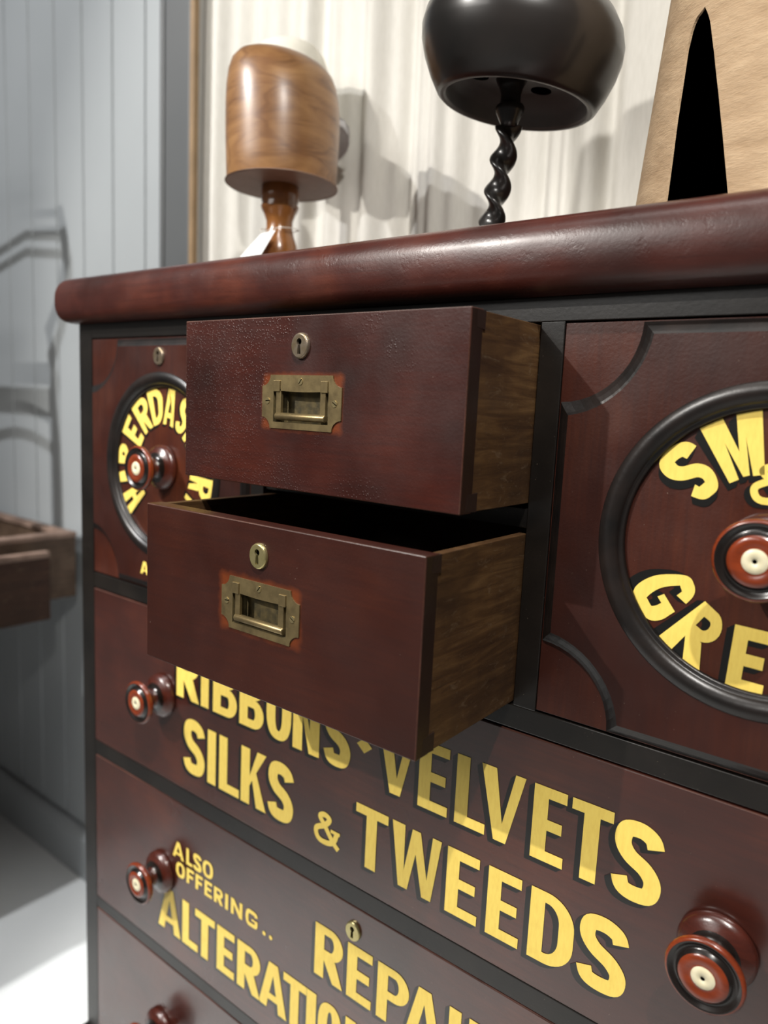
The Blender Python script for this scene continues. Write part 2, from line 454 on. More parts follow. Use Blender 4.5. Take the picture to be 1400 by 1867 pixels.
# top with rounded nose on front and both ends
mb = MB()
prof = []
N = 22
for k in range(N + 1):
    a = -pi / 2 + pi * k / N
    c, s_ = math.cos(a), math.sin(a)
    px = .030 * (abs(c) ** (.46 if s_ < 0 else .58)); pz = .0325 * math.copysign(abs(s_) ** .85, s_)
    prof.append((px - .002, .0545 + pz))
def top_ring(d, z):
    x0, x1, y0 = -d, CW + d, -d
    R = .012; pts = []
    for k in range(6):
        a = pi + (pi / 2) * k / 5; pts.append((x0 + R + R * math.cos(a), y0 + R + R * math.sin(a), z))
    for k in range(6):
        a = 1.5 * pi + (pi / 2) * k / 5; pts.append((x1 - R + R * math.cos(a), y0 + R + R * math.sin(a), z))
    return [(x0, CD, z)] + pts + [(x1, CD, z)]
rings = [top_ring(d, z) for d, z in prof]
idx = mb.rings(rings, 0, True, True)
mb.face(list(reversed(idx[0]))); mb.face(idx[-1])
obj('top_board', mb, M['mahogany_top'], chest)

# --- keyhole escutcheon, lathe-turned ring with a real keyhole
def keyhole(cx, cz, s=1.0, n=14):
    pts = []
    r = .0031 * s
    for k in range(n + 1):
        a = -pi / 2 + .52 + (2 * pi - 1.04) * k / n
        pts.append((cx + r * math.cos(a), cz + .0035 * s + r * math.sin(a)))
    pts += [(cx - .0021 * s, cz - .0075 * s), (cx + .0021 * s, cz - .0075 * s)]
    return pts
def escutcheon(parent, cx, cz, y, mat, T=None, rx=.0108, rz=.0120):
    mb = MB()
    def el(kx, yy, n=28): return [(cx + rx * kx * math.cos(2 * pi * i / n), yy, cz + rz * kx * math.sin(2 * pi * i / n)) for i in range(n)]
    R = [el(1.0, y), el(1.0, y - .0016), el(.95, y - .0030), el(.86, y - .0034)]
    if T: R = [[T(p) for p in r] for r in R]
    mb.rings(R, 0, True)
    mb.tess([[(p[0], p[2]) for p in el(.86, 0)], keyhole(cx, cz)], y - .0034, 0, T)
    kh = keyhole(cx, cz)
    R = [[(p[0], y - .0034, p[1]) for p in kh], [(p[0], y - .0004, p[1]) for p in kh]]
    if T: R = [[T(p) for p in r] for r in R]
    mb.rings(R, 0, False)
    mb.tess([kh], y - .0004, 1, T)
    return obj('escutcheon', mb, [mat, M['void']], parent)

# --- flush brass pull with hinged bail
def flush_pull(parent, cx, cz, y, T=None):
    hw, hh = .0508, .0251
    w0, w1, v0, v1 = -.0352, .0354, -.0190, .0108   # window
    nr = .0105
    out = []
    for (sx, sz, a0) in ((-1, -1, 90), (1, -1, 180), (1, 1, 270), (-1, 1, 0)):
        ccx, ccz = sx * hw, sz * hh
        for k in range(7):
            a = math.radians(a0 - 90 * k / 6)
            out.append((cx + ccx + nr * 1.05 * math.cos(a), cz + ccz + nr * math.sin(a)))
    def win(s=0):
        top = [(cx + w1 - s - (w1 - w0 - 2 * s) * k / 8, cz + v1 - s + .0012 * math.sin(pi * k / 8) * -1) for k in range(9)]
        return [(cx + w0 + s, cz + v0 + s), (cx + w1 - s, cz + v0 + s)] + top
    mb = MB()
    th = .0012
    mb.tess([out, win()], y - th, 0, T)
    R = [[(p[0], y - th, p[1]) for p in out], [(p[0], y + .0002, p[1]) for p in out]]
    mb.rings([[T(p) for p in r] for r in R] if T else R, 0, False)
    wl = win(); R = [[(p[0], y - th, p[1]) for p in wl], [(p[0], y + .0105, p[1]) for p in wl]]
    mb.rings([[T(p) for p in r] for r in R] if T else R, 1, False)
    mb.tess([wl], y + .0105, 1, T)
    pl = obj('flush_pull_plate', mb, [M['brass'], M['brass_dull']], parent)
    # bail: two flat arms and a rounded bar
    mb = MB()
    for sx in (-1, 1):
        xa = cx + sx * .0285
        mb.box(xa - .0033, xa + .0033, y - .0012, y + .0022, cz - .0160, cz + .0125, 0, T)
    barz = cz - .0135
    pr = []
    for k in range(13):
        a = 2 * pi * k / 12
        pr.append((.0040 * math.cos(a) * .9, .0036 * math.sin(a)))
    R = [[(xx, y + .0002 + q[0], barz + q[1]) for q in pr[:-1]] for xx in (cx - .0320, cx - .0315, cx + .0315, cx + .0320)]
    for i in (0, 3): R[i] = [(p[0], y + .0002 + (p[1] - y - .0002) * .7, barz + (p[2] - barz) * .7) for p in R[i]]
    if T: R = [[T(p) for p in r] for r in R]
    mb.rings(R, 0, True, True, True, True)
    obj('bail_handle', mb, M['brass'], parent, bevel=.0004)
    for sx in (-1, 1):
        mb = MB()
        xa = cx + sx * .0305
        mb.box(xa - .0043, xa + .0043, y - .0024, y + .0006, cz + .0095, cz + .0200, 0, T)
        obj('hinge_lug', mb, M['brass'], parent, bevel=.0004)
    for (sx, sz, rot) in ((0, .0192, .9), (-.0432, .0006, .1), (.0430, .0002, 2.6)):
        mb = MB()
        scx, scz = cx + sx, cz + sz
        n = 20; ca, sa = math.cos(rot), math.sin(rot)
        def P(u, v, yy):
            p = (scx + u * ca - v * sa, yy, scz + u * sa + v * ca)
            return T(p) if T else p
        R_ = .0030; g = .0005
        for half in (1, -1):
            arc = []
            a0 = math.asin(g / R_)
            for k in range(11):
                a = a0 + (pi - 2 * a0) * k / 10
                arc.append((R_ * math.cos(a), half * R_ * math.sin(a)))
            mb.poly([P(u, v, y - .0018) for u, v in arc], 0)
            for k in range(10):
                a, b = arc[k], arc[k + 1]
                mb.poly([P(a[0], a[1], y - .0018), P(b[0], b[1], y - .0018), P(b[0], b[1], y - .0010), P(a[0], a[1], y - .0010)], 0)
            a, b = arc[0], arc[-1]
            mb.poly([P(a[0], a[1], y - .0018), P(b[0], b[1], y - .0018), P(b[0], b[1], y - .00125), P(a[0], a[1], y - .00125)], 0)
        mb.poly([P(-R_ * .98, -g, y - .00125), P(R_ * .98, -g, y - .00125), P(R_ * .98, g, y - .00125), P(-R_ * .98, g, y - .00125)], 1)
        obj('slotted_screw', mb, [M['brass_bright'], M['void']], parent)

# --- small drawers, built pulled out by d
def small_drawer(d, z0, z1, yaw, mat, pull_z, esc_z, escmat, label):
    x0, x1 = .4135, .7636
    def T(p):
        dx = p[0] - x1; c, s_ = math.cos(yaw), math.sin(yaw)
        return (x1 + dx * c - p[1] * s_, dx * s_ + p[1] * c, p[2])
    L = .335
    ft = .018; st = .0095
    mb = MB()
    yf = -d + ft
    mb.box(x0 + .0008, x0 + st, -d + .009, -d + L, z0 + .001, z1 - .001, 0, T)
    mb.box(x1 - st, x1 - .0008, -d + .009, -d + L, z0 + .001, z1 - .001, 0, T)
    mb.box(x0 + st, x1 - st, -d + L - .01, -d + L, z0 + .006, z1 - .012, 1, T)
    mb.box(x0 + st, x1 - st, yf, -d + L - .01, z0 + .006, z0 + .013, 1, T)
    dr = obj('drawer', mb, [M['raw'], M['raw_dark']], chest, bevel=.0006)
    dr['label'] = label
    # front board with pocket for the pull
    cx = .5847
    gx = [x0, cx - .0355, cx + .0357, x1]; gz = [z0, pull_z - .0193, pull_z + .0111, z1]
    mb = MB()
    V = {}
    for yy in (-d, yf):
        for i, xx in enumerate(gx):
            for j, zz in enumerate(gz): V[(yy, i, j)] = mb.vert(T((xx, yy, zz)))
    for yy in (-d, yf):
        for i in range(3):
            for j in range(3):
                if yy == -d and (i, j) == (1, 1): continue
                mb.face((V[(yy, i, j)], V[(yy, i + 1, j)], V[(yy, i + 1, j + 1)], V[(yy, i, j + 1)]))
    for i in range(3):
        for j in (0, 3): mb.face((V[(-d, i, j)], V[(-d, i + 1, j)], V[(yf, i + 1, j)], V[(yf, i, j)]))
    for j in range(3):
        for i in (0, 3): mb.face((V[(-d, i, j)], V[(-d, i, j + 1)], V[(yf, i, j + 1)], V[(yf, i, j)]), 1 if i else 0)
    pk = [V[(-d, 1, 1)], V[(-d, 2, 1)], V[(-d, 2, 2)], V[(-d, 1, 2)]]
    pb = [mb.vert(T((xx, -d + .012, zz))) for xx, zz in ((gx[1], gz[1]), (gx[2], gz[1]), (gx[2], gz[2]), (gx[1], gz[2]))]
    for k in range(4): mb.face((pk[k], pk[(k + 1) % 4], pb[(k + 1) % 4], pb[k]))
    mb.face(pb)
    xc = (x0 + x1) / 2
    fr = obj('drawer_front', mb, [mat, M['end_grain'], M['worn']], dr, origin=(cx, -d, pull_z), bevel=.0010, recalc=True, edge=2)
    # dark dovetail laps showing on the right side
    mb = MB()
    H = z1 - z0
    for za, zb, dep in ((z1 - .0155, z1 - .0008, .0125), (z0 + .0008, z0 + .0165, .0165)):
        P = [(x1 + .00012, -d + .0088, za + .001), (x1 + .00012, -d + .0088 + dep, za), (x1 + .00012, -d + .0088 + dep, zb), (x1 + .00012, -d + .0088, zb - .001)]
        Q = [(x1 - .004, p[1], p[2]) for p in P]
        mb = MB(); mb.rings([[T(p) for p in P], [T(p) for p in Q]], 0, False, True, True, True)
        obj('dovetail', mb, M['end_grain'], dr)
    flush_pull(dr, cx, pull_z, -d, T)
    escutcheon(dr, .5835, esc_z, -d, escmat, T)
    return dr
M['front1'] = mahogany('drawer_front_blistered', (.015, .0052, .0042), (.042, .0085, .0055), (.072, .0135, .0068), (.28, .45), blister=.7, halo=(0, 0, .0475, .0225, .0062), seed=21, coat=.05)
M['front2'] = mahogany('drawer_front_smooth', (.026, .0066, .0040), (.040, .0092, .0052), (.058, .0140, .0070), (.32, .44), blister=0, halo=(0, 0, .0478, .0225, .0080), seed=31, coat=.03)
small_drawer(.1148, -.1625, -.0008, 0.0, M['front1'], -.0798, -.0283, M['steel_brass'], 'upper small drawer with blistered mahogany front, pulled open')
small_drawer(.1600, -.3530, -.1893, .0095, M['front2'], -.2675, -.2180, M['brass_pale'], 'lower small drawer with smooth mahogany front, pulled furthest open')

# --- turned knob
def knob_mesh():
    mb = MB()
    prof = [(.0300, 0, 1), (.0312, .002, 1), (.0312, .0045, 1), (.0298, .0075, 1), (.0262, .0105, 1), (.0215, .0122, 1), (.0205, .0130, 2), (.0170, .0138, 2),
            (.0128, .0165, 1), (.0112, .0205, 1), (.0118, .0245, 1), (.0155, .0285, 1), (.0225, .0315, 0), (.0275, .0340, 0), (.0298, .0370, 0), (.0302, .0395, 0), (.0292, .0415, 0), (.0276, .0424, 2),
            (.0262, .0420, 2), (.0240, .0398, 2), (.0222, .0394, 2), (.0206, .0408, 2), (.0188, .0435, 0), (.0165, .0449, 0), (.0135, .0450, 0), (.0110, .0440, 0), (.0090, .0434, 3), (.0084, .0441, 3), (.0020, .0447, 3), (.0017, .0440, 4), (.0001, .0438, 4)]
    mb.lathe([(r, h) for r, h, _ in prof], (0, 0, 0), 'y', 48, mats=[p[2] for p in prof], cap0=True, cap1=True)
    return mb
KM = [M['knob_red'], M['knob_dark'], M['knob_black'], M['ivory'], M['void']]
KNOB = [None]
def knob(parent, x, z, y=0):
    if KNOB[0] is None:
        mb = knob_mesh(); mb.v = [(p[0] + x, p[1] + y, p[2] + z) for p in mb.v]
        KNOB[0] = obj('knob', mb, KM, parent, origin=(x, y, z)); KNOB.append((x, y, z))
        return KNOB[0]
    c = KNOB[0].copy(); COL.objects.link(c); c.parent = parent
    w = Vector((x, y, z + OZ)); c.location = w - ORI[parent.name]; ORI[c.name] = w
    return c

# ------------------------------------------------------------------ painted letters
# every glyph: list of convex-or-simple loops [outer, holes...] or strips, in metres, origin at lower left
def arc(cx, cy, rx, ry, a0, a1, n=12):
    return [(cx + rx * math.cos(math.radians(a0 + (a1 - a0) * k / n)), cy + ry * math.sin(math.radians(a0 + (a1 - a0) * k / n))) for k in range(n + 1)]
def ribbon(path, t):
    path = [p for i, p in enumerate(path) if i == 0 or math.hypot(p[0] - path[i - 1][0], p[1] - path[i - 1][1]) > 1e-6]
    n = len(path); L = []; R = []
    for i, p in enumerate(path):
        a = path[max(i - 1, 0)]; b = path[min(i + 1, n - 1)]
        dx, dy = b[0] - a[0], b[1] - a[1]; l = math.hypot(dx, dy) or 1
        L.append((p[0] - dy / l * t / 2, p[1] + dx / l * t / 2)); R.append((p[0] + dy / l * t / 2, p[1] - dx / l * t / 2))
    for E_ in (L, R):
        for i in range(1, n):
            if (E_[i][0] - E_[i - 1][0]) * (path[i][0] - path[i - 1][0]) + (E_[i][1] - E_[i - 1][1]) * (path[i][1] - path[i - 1][1]) <= 0: E_[i] = E_[i - 1]
    return L + R[::-1]
def spline(pts, n=8):
    out = []
    P = [pts[0]] + list(pts) + [pts[-1]]
    for i in range(1, len(P) - 2):
        for k in range(n):
            u = k / n
            o = []
            for c in (0, 1):
                p0, p1, p2, p3 = P[i - 1][c], P[i][c], P[i + 1][c], P[i + 2][c]
                o.append(.5 * (2 * p1 + (p2 - p0) * u + (2 * p0 - 5 * p1 + 4 * p2 - p3) * u * u + (3 * p1 - p0 - 3 * p2 + p3) * u ** 3))
            out.append(tuple(o))
    out.append(pts[-1])
    return out
def superell(cx, cy, rx, ry, n=36, e=2.5):
    o = []
    for k in range(n):
        a = 2 * pi * k / n; c, s_ = math.cos(a), math.sin(a)
        o.append((cx + rx * math.copysign(abs(c) ** (2 / e), c), cy + ry * math.copysign(abs(s_) ** (2 / e), s_)))
    return o
def glyph(ch, w, h, t, b):
    """t vertical stroke, b horizontal stroke; returns ('poly', loops) list or strips"""
    G = []
    P = lambda *loops: G.append(('poly', list(loops)))
    def S_(path, tt):
        if ch == '&':
            k = len(path) // 3
            for a in range(3):
                seg = path[max(0, a * k - 1):(a + 1) * k + 1 if a < 2 else len(path)]
                G.append(('strip', ribbon(seg, tt)))
        else: G.append(('strip', ribbon(path, tt)))
    if ch == 'I': P([(0, 0), (w, 0), (w, h), (0, h)])
    elif ch == 'L': P([(0, 0), (w, 0), (w, b), (t, b), (t, h), (0, h)])
    elif ch in 'EF':
        m = .50 * h
        top = [(t, m - b / 2), (.90 * w, m - b / 2), (.90 * w, m + b / 2), (t, m + b / 2), (t, h - b), (w, h - b), (w, h), (0, h)]
        P(([(0, 0), (w, 0), (w, b), (t, b)] if ch == 'E' else [(0, 0), (t, 0)]) + top)
    elif ch == 'T': P([((w - t) / 2, 0), ((w + t) / 2, 0), ((w + t) / 2, h - b), (w, h - b), (w, h), (0, h), (0, h - b), ((w - t) / 2, h - b)])
    elif ch == 'H': P([(0, 0), (t, 0), (t, h * .5 - b / 2), (w - t, h * .5 - b / 2), (w - t, 0), (w, 0), (w, h), (w - t, h), (w - t, h * .5 + b / 2), (t, h * .5 + b / 2), (t, h), (0, h)])
    elif ch == 'V':
        P([(0, h), (w * .36, 0), (w * .64, 0), (w, h), (w - t * .72, h), (w * .535, h * .26), (t * 1.1, h)])
    elif ch == 'Y':
        P([(0, h), (w / 2 - t / 2, h * .42), (w / 2 - t / 2, 0), (w / 2 + t / 2, 0), (w / 2 + t / 2, h * .42), (w, h), (w - t, h), (w / 2, h * .58), (t, h)])
    elif ch == 'A':
        P([(0, 0), (t * .98, 0), (w * .5 - (w * .5 - t) * .80, h * .20), (w * .5 + (w * .5 - t) * .80, h * .20), (w - t * 1.02, 0), (w, 0), (w * .5 + t * .55, h), (w * .5 - t * .55, h)],
          [(w * .5 - (w * .5 - t) * .60, h * .34), (w * .5 + (w * .5 - t) * .56, h * .34), (w * .5, h * .74)])
    elif ch == 'N': P([(0, 0), (t, 0), (t, h * .62), (w - t * 1.05, 0), (w, 0), (w, h), (w - t, h), (w - t, h * .40), (t * 1.05, h), (0, h)])
    elif ch == 'M':
        P([(0, 0), (t * .9, 0), (t * .9, h * .62), (w * .42, h * .02), (w * .60, h * .02), (w - t, h * .62), (w - t, 0), (w, 0), (w, h), (w - t * 1.25, h), (w * .5, h * .42), (t * 1.25, h), (0, h)])
    elif ch == 'W':
        P([(0, h), (w * .17, 0), (w * .36, 0), (w * .50, h * .62), (w * .66, 0), (w * .84, 0), (w, h), (w - t * .75, h), (w * .745, h * .30), (w * .585, h * .99), (w * .42, h * .99), (w * .275, h * .28), (t * 1.15, h)])
    elif ch == 'K': P([(0, 0), (t, 0), (t, h * .34), (t + w * .10, h * .46), (w - t * 1.1, 0), (w, 0), (w * .60, h * .62), (w * .98, h), (w - t * 1.05, h), (t, h * .52), (t, h), (0, h)])
    elif ch == 'O': P(superell(w / 2, h / 2, w / 2, h / 2), superell(w / 2, h / 2, w / 2 - t, h / 2 - b * .95))
    elif ch == 'D':
        r = min(w * .62, h * .5)
        o = [(0, 0)] + arc(w - r, r, r, r, -90, 0, 10) + arc(w - r, h - r, r, r, 0, 90, 10) + [(0, h)]
        r2 = r - t * .75
        i = [(t, b)] + arc(w - r, r, r - t, r - b, -90, 0, 8) + arc(w - r, h - r, r - t, r - b, 0, 90, 8) + [(t, h - b)]
        P(o, i)
    elif ch in 'PR':
        rr = h * .29; c = h - rr; r = min(rr, w * .6)
        bowl = [(t, h - 2 * rr)] + arc(w - r, c, r, rr, -90, 90, 14)
        hole = [(t, h - 2 * rr + b * .9)] + arc(w - r, c, r - t * .95, rr - b * .9, -90, 90, 12) + [(t, h - b * .9)]
        if ch == 'P': P([(0, 0), (t, 0)] + bowl + [(0, h)], hole)
        else:
            P([(0, 0), (t, 0), (t, h * .36), (w - t * 1.0, 0), (w * 1.02, 0), (w * .74, h - 2 * rr + .01 * h)] + arc(w - r, c, r, rr, -70, 90, 12) + [(0, h)], hole)
    elif ch == 'B':
        r1 = h * .27; r2 = h * .235
        a1 = arc(w - min(r1, w * .6), r1, min(r1, w * .6), r1, -90, 82, 12)
        a2 = arc(w * .96 - min(r2, w * .58), h - r2, min(r2, w * .58), r2, -82, 90, 12)
        h1 = [(t, b * .9)] + arc(w - min(r1, w * .6), r1, min(r1, w * .6) - t, r1 - b * .9, -90, 90, 10) + [(t, 2 * r1 - b * .9)]
        h2 = [(t, h - 2 * r2 + b * .8)] + arc(w * .96 - min(r2, w * .58), h - r2, min(r2, w * .58) - t, r2 - b * .85, -90, 90, 10) + [(t, h - b * .9)]
        P([(0, 0)] + a1 + a2 + [(0, h)], h1, h2)
    elif ch == 'S':
        q = t * .5
        rx = w / 2 - q; ry1 = h * .275 - q * .35; 
        c1 = (w / 2, h - q - (h * .27 - q * .3)); ry = h * .27 - q * .3
        path = spline([(w - q * 1.05, h * .735), (w - q * 1.5, h * .845), (w * .52, h - q * .9), (q * 1.5, h * .87), (q * 1.15, h * .70), (w * .34, h * .555), (w * .66, h * .44), (w - q * 1.1, h * .295), (w - q * 1.5, h * .13), (w * .48, q * .9), (q * 1.5, h * .13), (q * 1.0, h * .255)], 6)
        S_(path, t * .98)
    elif ch == 'G':
        q = t * .5
        path = spline([(w - q * 1.05, h * .70), (w - q * 1.5, h * .85), (w * .54, h - q * .9), (q * 1.8, h * .86), (q, h * .5), (q * 1.8, h * .14), (w * .54, q * .9), (w - q * 1.5, h * .13), (w - q, h * .26), (w - q, h * .42)], 6)
        S_(path, t * .98)
        P([(w * .5, h * .38), (w, h * .38), (w, h * .50), (w * .5, h * .50)])
    elif ch == '&':
        q = t * .5
        path = spline([(w * .98, h * .04), (w * .74, h * .22), (w * .42, h * .58), (w * .22, h * .80), (w * .40, h - q), (w * .60, h * .82), (w * .42, h * .60), (w * .10, h * .42), (q, h * .22), (w * .26, q), (w * .60, q * 1.2), (w * .80, h * .24), (w * .90, h * .50)], 6)
        S_(path, t * .9)
        P([(w * .66, h * .46), (w * 1.02, h * .46), (w * 1.02, h * .56), (w * .66, h * .56)])
    elif ch == '.': P(superell(w / 2, w / 2, w / 2, w / 2, 16, 2))
    elif ch == '*': P([(w / 2, 0), (w, h / 2), (w / 2, h), (0, h / 2)])
    return G
def hull(pts):
    pts = sorted(set((round(a, 7), round(b, 7)) for a, b in pts))
    if len(pts) < 3: return pts
    def half(it):
        o = []
        for p in it:
            while len(o) > 1 and (o[-1][0] - o[-2][0]) * (p[1] - o[-2][1]) - (o[-1][1] - o[-2][1]) * (p[0] - o[-2][0]) <= 0: o.pop()
            o.append(p)
        return o
    a = half(pts); b = half(reversed(pts))
    return a[:-1] + b[:-1]
def add_glyph(mb, ch, w, h, t, b, mapf, y, shade=None):
    nf = 0
    for gi, (kind, loops) in enumerate(glyph(ch, w, h, t, b)):
        if kind == 'strip':
            nn = len(loops) // 2
            flat = loops; tris = [(k, k + 1, 2 * nn - 2 - k, 2 * nn - 1 - k) for k in range(nn - 1)]
        else:
            flat = [p for lp in loops for p in lp]
            tris = tessellate_polygon([[Vector((p[0], p[1], 0)) for p in lp] for lp in loops])
        for tr in tris:
            pts = [flat[k] for k in tr]
            # subdivide long triangles only matters on arcs; letters are small enough
            P = [mapf(*p) for p in pts]
            mb.poly([(a, y - .00048 - gi * .00004, c) for a, c in P], 0)
            if shade:
                Hh = hull(pts + [(p[0] + shade[0], p[1] + shade[1]) for p in pts])
                if len(Hh) > 2:
                    P = [mapf(*p) for p in Hh]
                    nf += 1
                    mb.poly([(a, y - .00016 - (nf % 80) * 2.5e-6, c) for a, c in P], 1)
def fixn(o):
    me = o.data
    bm = bmesh.new(); bm.from_mesh(me)
    for f in bm.faces:
        if f.normal.y > 0: f.normal_flip()
    bm.to_mesh(me); bm.free()
def word(parent, letters, z0, h, t, b, y, shade, label, slant=0):
    """letters: (char, x0, x1)"""
    mb = MB()
    for it in letters:
        ch, x0, x1 = it[:3]
        zz, hh = (it[3], it[4]) if len(it) > 3 else (z0, h)
        tt = t
        add_glyph(mb, ch, x1 - x0, hh, tt, b, (lambda u, v, x0=x0, zz=zz: (x0 + u, zz + v)), y, shade)
    o = obj('painted_word', mb, [M['gold'], M['shade_paint']], parent, recalc=False)
    fixn(o); o['label'] = label
    return o
def arc_word(parent, letters, cx, cz, r0, r1, t, b, y, shade, label, top=True):
    """letters: (char, angle at left, angle at right), degrees; bottoms at r0 when top"""
    mb = MB()
    h = r1 - r0; rm = (r0 + r1) / 2
    for ch, a0, a1 in letters:
        w = abs(math.radians(a1 - a0)) * rm
        def mp(u, v, a0=a0, a1=a1, w=w):
            a = math.radians(a0 + (a1 - a0) * u / w)
            r = r0 + v if top else r1 - v
            # keep letters half rigid so that uprights stay nearly straight
            return (cx + r * math.cos(a), cz + r * math.sin(a))
        add_glyph(mb, ch, w, h, t, b, mp, y, shade)
    o = obj('painted_word', mb, [M['gold'], M['shade_paint']], parent, recalc=False)
    fixn(o); o['label'] = label
    return o

# ------------------------------------------------------------------ doors
def door(x0, x1, label):
    z0, z1 = -.3525, -.0012
    cx, cz = (x0 + x1) / 2, -.176
    mb = MB()
    mb.box(x0, x1, .0008, .018, z0, z1)
    d = obj('door', mb, M['mahogany_red'], chest, bevel=.0006)
    d['label'] = label
    # raised field: concave corners, round opening
    def outline(e, R, y):
        pts = []
        for (ccx, ccz, sx, sz) in ((x0, z0, 1, 1), (x1, z0, -1, 1), (x1, z1, -1, -1), (x0, z1, 1, -1)):
            a0 = math.asin(e / R); seq = []
            for k in range(13):
                a = a0 + (pi / 2 - 2 * a0) * k / 12
                seq.append((ccx + sx * R * math.cos(a), ccz + sz * R * math.sin(a)))
            # order so that the outline runs counter clockwise
            if sx * sz > 0: seq = list(reversed(seq))
            pts += seq
        return pts
    base = outline(.0010, .0675, 0); top = outline(.0115, .0795, 0)
    hole = [(cx + .122 * math.cos(2 * pi * k / 64), cz + .122 * math.sin(2 * pi * k / 64)) for k in range(64)]
    mb = MB()
    yt = -.0065
    mb.tess([top, hole], yt, 0)
    # hollow black edge moulding from field down to door
    mid1 = outline(.0095, .0772, 0); mid2 = outline(.0050, .0722, 0)
    R = [[(p[0], yt, p[1]) for p in top], [(p[0], yt + .0008, p[1]) for p in mid1], [(p[0], yt + .0036, p[1]) for p in mid2], [(p[0], .0006, p[1]) for p in base]]
    mb.rings(R, 1, False)
    obj('raised_panel', mb, [M['mahogany_door'], M['black_gloss']], d)
    # round moulding
    mb = MB()
    mb.lathe([(.1085, -.0008), (.1085, .0022), (.1100, .0034), (.1118, .0030), (.1128, .0046), (.1145, .0072), (.1180, .0090), (.1215, .0096), (.1250, .0088), (.1278, .0072), (.1290, .0064), (.1290, .003)], (cx, 0, cz), 'y', 96)
    obj('round_moulding', mb, M['black_gloss'], d)
    return d, cx, cz
ld, lcx, lcz = door(.0350, .3895, 'left door with round panel, partly hidden by the open drawers')
rd, rcx, rcz = door(.7880, 1.1416, 'right door with round gold lettered panel')
escutcheon(ld, lcx, -.0268, -.0065, M['steel_brass'])
escutcheon(rd, rcx, -.0268, -.0065, M['steel_brass'])
knob(ld, lcx, lcz, .0006); knob(rd, rcx, rcz, .0006)
SH = (-.0055, -.0045)
arc_word(ld, [('H', 223.5, 206), ('A', 202, 183), ('B', 181.5, 164), ('E', 156.5, 140), ('R', 134.5, 114), ('D', 111.5, 91.5), ('A', 91, 69), ('S', 67, 49), ('H', 46, 28), ('E', 24, 8), ('R', -4.5, -23), ('Y', -25, -44)],
         lcx, lcz, .0590, .1080, .0098, .0095, .0006, (-.0035, -.0035), 'yellow curved word around the left knob')
mb = MB()
add_glyph(mb, 'A', .020, .018, .0055, .004, lambda u, v: (.1690 + u, -.3310 + v), -.0066, None)
o = obj('painted_word', mb, [M['gold'], M['shade_paint']], ld, recalc=False); fixn(o)
arc_word(rd, [('S', 148, 127), ('M', 122.5, 98.0)], rcx, rcz, .0595, .1078, .0112, .0105, .0006, SH, 'gold curved letters S and M')
arc_word(rd, [('G', 201, 223), ('R', 228.0, 249)], rcx, rcz, .0600, .1098, .0110, .0105, .0006, SH, 'gold curved letters G and R', top=False)
mb = MB(); add_glyph(mb, 'E', .0268, .0520, .0108, .0100, lambda u, v: (.9458 + u + v * .05, -.2862 + v - u * .04), .0006, SH)
o = obj('painted_word', mb, [M['gold'], M['shade_paint']], rd, recalc=False); fixn(o); o['label'] = 'gold letter E below the right knob'
word(rd, [('&', rcx - .0165, rcx + .014)], -.1395, .0195 + .012, .0060, .005, .0006, (-.004, -.003), 'gold ampersand above the right knob')

# ------------------------------------------------------------------ wide drawers
def wide_drawer(z0, z1, label):
    mb = MB()
    mb.box(.0352, CW - .0352, -.0004, .020, z0, z1)
    mb.box(.045, .055, .020, .36, z0 + .006, z1 - .01); mb.box(CW - .055, CW - .045, .020, .36, z0 + .006, z1 - .01)
    d = obj('drawer', mb, [M['mahogany_wide'], M['worn']], chest, bevel=.0011, edge=1)
    d['label'] = label
    return d
dA = wide_drawer(-.6286, -.3795, 'wide drawer lettered with ribbons, velvets, silks and tweeds')
dB = wide_drawer(-.9030, -.6545, 'wide drawer lettered with alterations and repairs')
dC = wide_drawer(-1.1490, -.9245, 'bottom wide drawer, plain front')
KX = .2130; KX2 = CW - KX
for d, z in ((dA, -.503), (dB, -.778), (dC, -1.040)):
    knob(d, KX, z, -.0004); knob(d, KX2, z, -.0004)
for d, z in ((dA, -.4085), (dB, -.6843), (dC, -.954)): escutcheon(d, .5835, z, -.0004, M['brass_pale'])
y = -.0005
S2 = (-.0058, -.0050)
word(dA, [('R', .2465, .2950), ('I', .3000, .3163), ('B', .3255, .3735), ('B', .3785, .4240), ('O', .4290, .4725), ('N', .4757, .5194), ('S', .5258, .5685)], -.4935, .0715, .0158, .0125, y, S2, 'gold word RIBBONS')
word(dA, [('*', .5765, .5985)], -.4640, .018, .01, .01, y, None, 'gold diamond dot')
word(dA, [('V', .6075, .6570), ('E', .6625, .6995), ('L', .7085, .7440), ('V', .7369, .7850), ('E', .7940, .8270), ('T', .8319, .8706), ('S', .8716, .9162, -.4955, .0730)], -.4962, .0740, .0150, .0108, y, S2, 'gold word VELVETS')
word(dA, [('S', .2626, .3105, -.5985, .079), ('I', .3158, .3330), ('L', .3400, .3802), ('K', .3840, .4318), ('S', .4341, .4810, -.5975, .076)], -.5985, .0765, .0165, .0120, y, S2, 'gold word SILKS')
word(dA, [('&', .5164, .5560)], -.5975, .0415, .0075, .006, y, None, 'gold ampersand')
word(dA, [('T', .5797, .6260), ('W', .6317, .6961), ('E', .7038, .7420), ('E', .7525, .7890), ('D', .7990, .8441), ('S', .8480, .8952, -.5955, .0720)], -.5980, .0730, .0150, .0108, y, S2, 'gold word TWEEDS')
word(dB, [('A', .2399, .2660), ('L', .2715, .2850), ('S', .2870, .3060), ('O', .3085, .3305)], -.7400, .0250, .0058, .0048, y, None, 'small yellow word ALSO')
